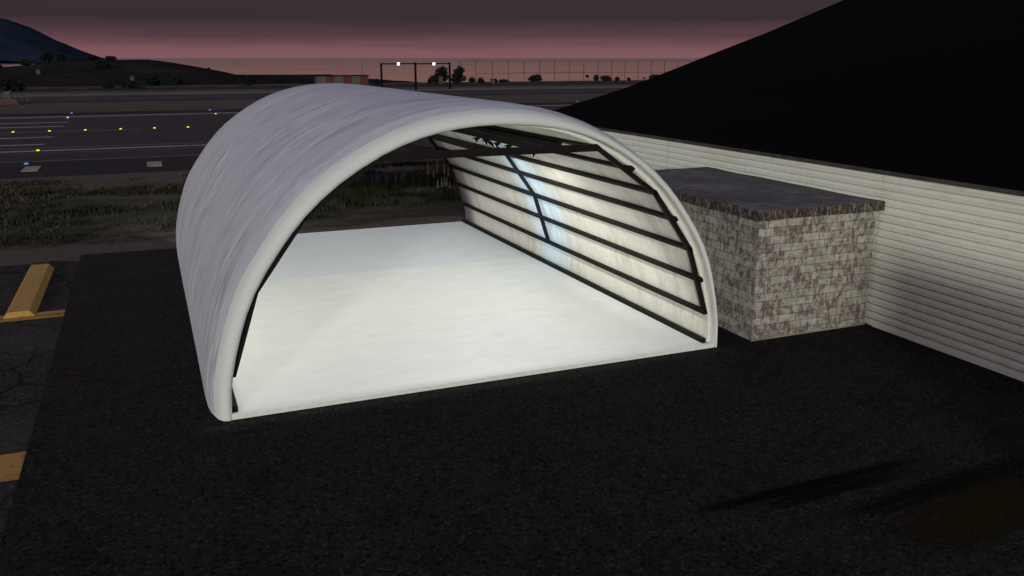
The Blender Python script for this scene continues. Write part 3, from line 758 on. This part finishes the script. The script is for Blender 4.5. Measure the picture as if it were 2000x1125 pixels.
def plant(name, lab, cat, x, y, w, hgt, kind='bush', group=None, seed=0, lf=0, zbase=None):
    rnd = random.Random(seed * 13 + 5)
    z = zbase if zbase is not None else (hill_z(x, y) if y > 222 else 0)
    t = thing(name, lab, cat, W(x, y, z), group)
    w *= K; hgt *= K; r = w / 2; blobs = []
    if kind == 'bush':
        for k in range(6): blobs.append((rnd.uniform(-.55, .55) * r, rnd.uniform(-.5, .5) * r, hgt * rnd.uniform(.25, .6), r * rnd.uniform(.4, .62), hgt * rnd.uniform(.28, .42)))
        blobs.append((0, 0, hgt * .45, r * .72, hgt * .5))
    else:
        for k in range(9):
            u = k / 8
            blobs.append((rnd.uniform(-.6, .6) * r * (1 - .5 * u), rnd.uniform(-.5, .5) * r, hgt * (.22 + .68 * u), r * rnd.uniform(.5, .75) * (1 - .42 * u), hgt * rnd.uniform(.15, .23)))
    mb = MB(); crown(mb, blobs, 1100 if kind == 'tree' else 520, max(.1, w * (.075 if kind == 'tree' else .08)), seed); mb.build('crown', LF[lf], t, weld=0)
    mb = MB(); mb.lathe([(.06 * w, 0), (.04 * w, hgt * .35), (.02 * w, hgt * .75)], (0, 0, -.1), n=7)
    for k in range(3):
        a = rnd.uniform(0, 6.28); mb.beam((0, 0, hgt * .25), (math.cos(a) * r * .5, math.sin(a) * r * .5, hgt * .55), .02 * w, .02 * w)
    mb.build('trunk', bark, t)
    return t
V = [
 ('bush', 'largest dark bush, beside the striped barrier and taxiway', -31.8, 193.3, 5.6, 2.7, 'bush', 0),
 ('bush', 'dark rounded bush in front of a tiny red roofed hut', -8.3, 200.5, 2.7, 1.75, 'bush', 1),
 ('bush', 'olive rounded bush at the road beside a smaller bush on one side only', -13.5, 204, 2.9, 1.55, 'bush', 1),
 ('bush', 'small low bush between two rounded bushes by the road', -10.2, 203, 1.2, .8, 'bush', 1),
 ('bush', 'tiny tuft bush at the kerb below the rounded bush', -6.2, 197, 1.2, .55, 'bush', 0),
 ('bush', 'broad dark bush midway up the open hillside', -16.2, 258, 4.9, 2.4, 'bush', 0),
 ('bush', 'twin bush at the foot of the hill, farther from the shelter', -3.6, 221.5, 4.6, 2.6, 'bush', 0),
 ('bush', 'twin bush at the foot of the hill, closer to the shelter', .9, 221, 4.6, 2.6, 'bush', 0),
 ('bush', 'dark bush where the hill runs down behind the shelter', 18.9, 219, 4.4, 2.2, 'bush', 0),
 ('bush', 'small round bush outlined against the sunset beside the hill end', 29.8, 240, 2.5, 1.9, 'bush', 0),
 ('bush', 'tiny bush outlined against the sunset just above the shelter roof', 34.3, 232, 1.5, .9, 'bush', 0),
 ('bush', 'tiny bush perched on the hill crest slope against the sunset', 14.5, 291, 1.1, .55, 'bush', 0),
 ('bush', 'bush beside the end of the red striped hut', 49.9, 209, 2.5, 1.55, 'bush', 0),
 ('tree', 'broadest dark tree standing behind the gantry against the sunset', 68.3, 212, 5.3, 4.1, 'tree', 0),
 ('tree', 'dark tree just beyond the last gantry post against the sunset', 73.6, 212, 4.3, 4.15, 'tree', 0),
 ('bush', 'low bush leaning on the pale hut by the gantry', 65.2, 211, 2.2, 1.7, 'bush', 0),
 ('bush', 'pointed bush at the start of the shore fence', 77.4, 212, 2.2, 1.8, 'bush', 0),
 ('bush', 'second pointed bush along the shore fence, taller neighbour of a low one', 79.4, 211, 1.7, 1.7, 'bush', 0),
 ('bush', 'low bush immediately before the red roofed hut at the fence', 80.4 + .3, 213, 1.5, 1.0, 'bush', 0),
 ('bush', 'small pointed bush immediately after the red roofed hut at the fence', 84.2, 212, 1.8, 1.25, 'bush', 0),
 ('bush', 'flat topped low scrub along the shore fence', 87.6, 214, 3.4, .95, 'bush', 0),
 ('bush', 'wide ragged bush alone at the middle of the shore fence', 98.6, 216, 4.2, 2.15, 'bush', 0),
 ('bush', 'upright round bush next to the dark fence board', 118.2, 216, 2.2, 1.95, 'bush', 0),
 ('bush', 'two humped bush on the shore fence past the dark board', 121.7, 216, 3.3, 1.75, 'bush', 0),
 ('bush', 'small triangular bush on the shore fence', 125.2, 216, 2.0, 1.25, 'bush', 0),
 ('bush', 'smallest round bush before the grey fence board', 129.2, 216, 1.5, 1.05, 'bush', 0),
 ('bush', 'spreading ragged bush at the fence beside the black roof edge', 138.5, 216, 5.0, 1.9, 'bush', 0),
 ('tree', 'tall feathery tree partly hidden by the black roof edge', 113.4, 158, 5.2, 5.35, 'tree', 0),
]
hb = [(5, 128, 12), (28, 127, 16), (60, 121, 18), (82, 122, 16), (135, 117, 22), (182, 119, 16)]
for i, (nm, lab, x, y, w, hh, kd, lf) in enumerate(V):
    plant(nm, lab, 'tree' if nm == 'tree' else 'bush', x, y, w, hh, kd, 'bushes and trees across the airfield', i + 1, lf)
crest = [(-45.5, 285, 3.0, 1.9, 'dark bush on the skyline at the outer edge of the hill'), (-38.5, 290, 3.4, 2.1, 'dark bush on the hill skyline beside the biggest skyline tree'), (-32.6, 292, 4.6, 3.4, 'biggest tree on the hill skyline against the blue mountain'), (-28.6, 290, 4.0, 2.3, 'spreading tree on the hill skyline next to the biggest one'), (-20.5, 296, 4.2, 1.6, 'low wide clump on the hill crest against the blue mountain'), (-14.6, 292, 3.6, 1.5, 'rounded bush on the hill crest where the mountain ends')]
for i, (x, y, w, hh, lab) in enumerate(crest):
    plant('tree' if 'tree' in lab else 'bush', lab, 'tree' if 'tree' in lab else 'bush', x, y, w, hh, 'bush', 'trees on the hill skyline', 50 + i, i % 2)

# grass and weeds behind the shelter and across the field (uncountable)
def blade(mb, p, h, w, rnd, lean=.5):
    a = rnd.uniform(0, 6.283); d = Vector((math.cos(a), math.sin(a), 0)); l = Vector((rnd.uniform(-1, 1), rnd.uniform(-1, 1), 0)) * h * lean
    m = p + l * .35 + Vector((0, 0, h * .6)); t = p + l + Vector((0, 0, h))
    mb.quad(p - d * w, p + d * w, m + d * w * .7, m - d * w * .7); mb.face([m - d * w * .7, m + d * w * .7, t])
gm = [m_leaf('grass_dark', (.014, .0155, .010), (.034, .036, .021), .5), m_leaf('grass_olive', (.028, .0285, .018), (.060, .057, .036), .5), m_leaf('grass_dry', (.05, .042, .026), (.095, .078, .05), .5)]
rnd = random.Random(3)
mb = MB()
def mat_of(x, y):
    v = mnoise.noise(Vector((x * .5, y * .6, 9)))
    return 0 if v < 0.0 else (1 if v < .38 else 2)
cnt = 0
while cnt < 4200:
    x = rnd.uniform(-21, 13); y = 18.2 + 20 * rnd.random()
    if x < -3 and x > -4.5 and False: continue
    v = mnoise.noise(Vector((x * .16, y * .42, 1.5))) + .5 * mnoise.noise(Vector((x * .6, y * 1.1, 4.2)))
    edge_ = min(1, (y - 18) / 3.0)
    if v < .12 - .12 * edge_ + rnd.uniform(-.12, .25): continue
    inside = x > .0
    hgt = (.10 + .20 * max(0, v + .2)) * edge_ * (1.25 if inside else 1.0)
    mi = mat_of(x, y); p0 = W(x, y); cnt += 1
    for k in range(7):
        q = p0 + Vector((rnd.gauss(0, .13), rnd.gauss(0, .13), 0))
        b0 = len(mb.m); blade(mb, q, hgt * rnd.uniform(.6, 1.3), .018 + hgt * .05, rnd, .45)
        for z in range(b0, len(mb.m)): mb.m[z] = mi
tag(mb.build('grass', gm, weld=0), kind='stuff')
# leafy weed clumps seen through the shelter
def weed(name, lab, x, y, w, hh, seed, lf, group, flowers=None):
    rnd = random.Random(seed); t = thing(name, lab, 'weed', W(x, y), group)
    mb = MB(); crown(mb, [(rnd.uniform(-.5, .5) * w, rnd.uniform(-.4, .4) * w, hh * rnd.uniform(.3, .6), w * rnd.uniform(.25, .42), hh * rnd.uniform(.28, .42)) for _ in range(7)], 900, .055, seed)
    for _ in range(150):
        blade(mb, Vector((rnd.gauss(0, .4) * w, rnd.gauss(0, .35) * w, 0)), hh * rnd.uniform(.5, 1.15), .022, rnd, .25)
    mb.build('foliage', lf, t, weld=0)
    if flowers:
        mb = MB()
        for _ in range(90):
            c = Vector((rnd.gauss(0, .36) * w, rnd.gauss(0, .3) * w, hh * rnd.uniform(.35, 1.0))); mb.lathe([(.0, 0), (.022, .015), (0, .03)], c, n=5)
        mb.build('blossom', flowers, t)
    return t
wl = [m_leaf('weed_dark', (.026, .030, .014), (.080, .083, .038), 2), m_leaf('weed_olive', (.042, .045, .022), (.105, .103, .055), 2), m_leaf('weed_sage', (.06, .066, .048), (.14, .148, .11), 2)]
yb = plain('yellow_blossom', (.36, .25, .03), .8)
WD = [(7.1, 27.9, 1.3, 1.15, 0, yb, 'tall dark weed clump dotted yellow at the shelter back corner'), (5.9, 28.2, 1.2, 1.05, 0, None, 'tall dark weed clump beside the yellow dotted one'), (4.7, 27.8, 1.2, .9, 0, None, 'dark weed clump at the middle of the back opening'), (3.5, 27.4, 1.2, .85, 0, None, 'dark weed clump under the blue flower spikes'),
      (1.9, 24.8, 1.1, .6, 1, None, 'olive weed clump low behind the shelter arch'), (4.6, 23.0, 1.1, .36, 1, None, 'low olive weed clump close to the floor end'), (6.75, 24.3, .9, .6, 2, None, 'sage coloured weed clump with pale spikes by the back frame'), (3.0, 23.4, 1.1, .36, 1, None, 'lowest olive weed clump near the dirt strip'), (5.6, 25.3, 1.1, .5, 2, None, 'sage coloured clump in the middle of the opening'), (8.3, 28.6, 1.2, 1.25, 0, yb, 'tall yellow dotted weed clump half hidden by the canvas wall'), (.8, 23.0, 1.0, .5, 1, None, 'olive weed clump half hidden by the canvas arch'), (3.4, 25.4, 1.2, .62, 1, None, 'broad olive weed clump in front of the blue flower spikes')]
for i, (x, y, w, hh, lf, fl2, lab) in enumerate(WD): weed('weed_clump', lab, x, y, w, hh, 70 + i, wl[lf], 'weed clumps behind the shelter', fl2)
pale = plain('pale_flower', (.30, .29, .27), .8, var=.3, sc=20); bluef = plain('blue_flower', (.07, .07, .20), .8, var=.3, sc=20)
def spike(lab, grp, petal, x, y, hh, seed):
    rnd = random.Random(seed); t = thing('lupin', lab, 'flower', W(x, y), grp)
    mb = MB(); mb.beam((0, 0, 0), (.02, 0, hh * .7), .02, .02)
    for _ in range(14): blade(mb, Vector((0, 0, rnd.uniform(0, hh * .4))), hh * .3, .025, rnd, .9)
    mb.build('stem', wl[1], t, weld=0)
    mb = MB()
    for k in range(60):
        u = k / 60; z = hh * (.55 + .45 * u); r = .055 * (1 - u * .8); a = k * 2.4
        c = Vector((.02 + math.cos(a) * r, math.sin(a) * r, z)); s = .034 * (1 - .5 * u)
        mb.quad(c + Vector((0, 0, s)), c + Vector((math.cos(a + 1.57) * s, math.sin(a + 1.57) * s, 0)), c - Vector((0, 0, s)), c - Vector((math.cos(a + 1.57) * s, math.sin(a + 1.57) * s, 0)))
    mb.lathe([(.045, hh * .55), (.03, hh * .8), (0, hh)], (.02, 0, 0), n=7)
    mb.build('flower_spike', petal, t, weld=0)
for i, (x, y, hh) in enumerate(((6.95, 27.2, 1.42), (7.25, 27.2, 1.1), (7.46, 27.2, 1.55), (7.85, 27.2, 1.42), (8.1, 27.3, 1.15), (6.44, 24.0, .95), (6.65, 24.0, 1.02), (6.80, 24.0, 1.05), (6.94, 24.1, 1.03), (7.06, 24.0, .82))):
    spike('pale upright flower spike in the weeds by the back frame', 'pale flower spikes behind the shelter', pale, x, y, hh, 200 + i)
for i, (x, y, hh) in enumerate(((3.2, 27.2, 1.0), (3.45, 27.3, 1.05), (3.9, 27.0, .98), (4.14, 27.1, 1.22), (4.3, 27.2, 1.1), (4.65, 27.1, 1.05), (5.15, 27.1, .95), (5.5, 27.2, 1.15), (5.62, 27.1, 1.25))):
    spike('dark blue upright flower spike above the weeds behind the shelter', 'blue flower spikes behind the shelter', bluef, x, y, hh, 240 + i)

# ------------------------------------------------------------------ sky, sun, camera
SUN_DIR = Vector((.46, .86, -.13)).normalized()                 # direction the light travels
w = bpy.data.worlds.new('World'); S.world = w; w.use_nodes = True
nt = w.node_tree; bg = nt.nodes['Background']
def wn(typ, **kw):
    nd = nt.nodes.new(typ)
    for k, v in kw.items():
        if k.startswith('i_'):
            key = k[2:]; key = int(key) if key.isdigit() else key.replace('_', ' ')
            if isinstance(v, bpy.types.NodeSocket): nt.links.new(v, nd.inputs[key])
            else: nd.inputs[key].default_value = v
        else: setattr(nd, k, v)
    return nd
sky = wn('ShaderNodeTexSky', sky_type='NISHITA', sun_disc=False)
src = -SUN_DIR
sky.sun_elevation = math.asin(src.z); sky.sun_rotation = math.atan2(src.x, src.y)
sky.air_density = 1.5; sky.dust_density = 2.0
tcn = wn('ShaderNodeTexCoord').outputs['Generated']
sep = wn('ShaderNodeSeparateXYZ', i_0=tcn).outputs
def wm(op, a, b=0.0): return wn('ShaderNodeMath', operation=op, i_0=a, i_1=b).outputs[0]
band = wn('ShaderNodeTexNoise', i_Vector=wn('ShaderNodeMapping', i_Vector=tcn, i_Scale=(2.2, 2.2, 46)).outputs[0], i_Scale=2.0, i_Detail=6.0, i_Roughness=.6).outputs[0]
zz = wm('ADD', sep[2], wm('MULTIPLY', wm('SUBTRACT', band, .5), .018))
pos = wn('ShaderNodeMapRange', i_Value=zz, i_From_Min=-.02, i_From_Max=.48).outputs[0]
rp_ = wn('ShaderNodeValToRGB', i_Fac=pos); e = rp_.color_ramp.elements
stops = [(-.02, (.20, .095, .105)), (.0, (.21, .098, .115)), (.008, (.20, .09, .10)), (.022, (.095, .048, .060)), (.042, (.028, .020, .030)), (.075, (.026, .020, .030)), (.11, (.24, .11, .085)), (.17, (.40, .18, .125)), (.26, (.225, .18, .205)), (.45, (.20, .20, .275))]
while len(e) < len(stops): e.new(.5)
for el, (p, c) in zip(e, stops): el.position = (p + .02) / .5; el.color = (*c, 1)
add = wn('ShaderNodeMix', data_type='RGBA', blend_type='ADD', i_0=1.0)
nt.links.new(rp_.outputs[0], add.inputs[6])
sk = wn('ShaderNodeVectorMath', operation='SCALE', i_0=sky.outputs[0]); sk.inputs['Scale'].default_value = .004
nt.links.new(sk.outputs[0], add.inputs[7])
nt.links.new(add.outputs[2], bg.inputs[0]); bg.inputs[1].default_value = 1.0
sd = bpy.data.lights.new('sun', 'SUN'); sd.energy = 2.0; sd.angle = R(6); sd.color = (.985, 1.0, .92)
so = bpy.data.objects.new('sun', sd); C.objects.link(so); so.rotation_euler = SUN_DIR.to_track_quat('-Z', 'Y').to_euler(); so.location = (-30, -40, 30)

cd = bpy.data.cameras.new('camera'); cd.sensor_width = 36; cd.lens = 1679.1 / 2000 * 36; cd.clip_start = .1; cd.clip_end = 100000
co = bpy.data.objects.new('camera', cd); C.objects.link(co); co.location = CAM
co.rotation_euler = (R(90) - math.atan((562.5 - 112.93) / 1679.1), 0, -R(22.7634))
S.camera = co
S.view_settings.view_transform = 'Standard'; S.view_settings.look = 'None'; S.view_settings.exposure = 0.0; S.view_settings.gamma = 1.0
S.render.engine = 'CYCLES'
S.cycles.max_bounces = 8; S.cycles.diffuse_bounces = 4
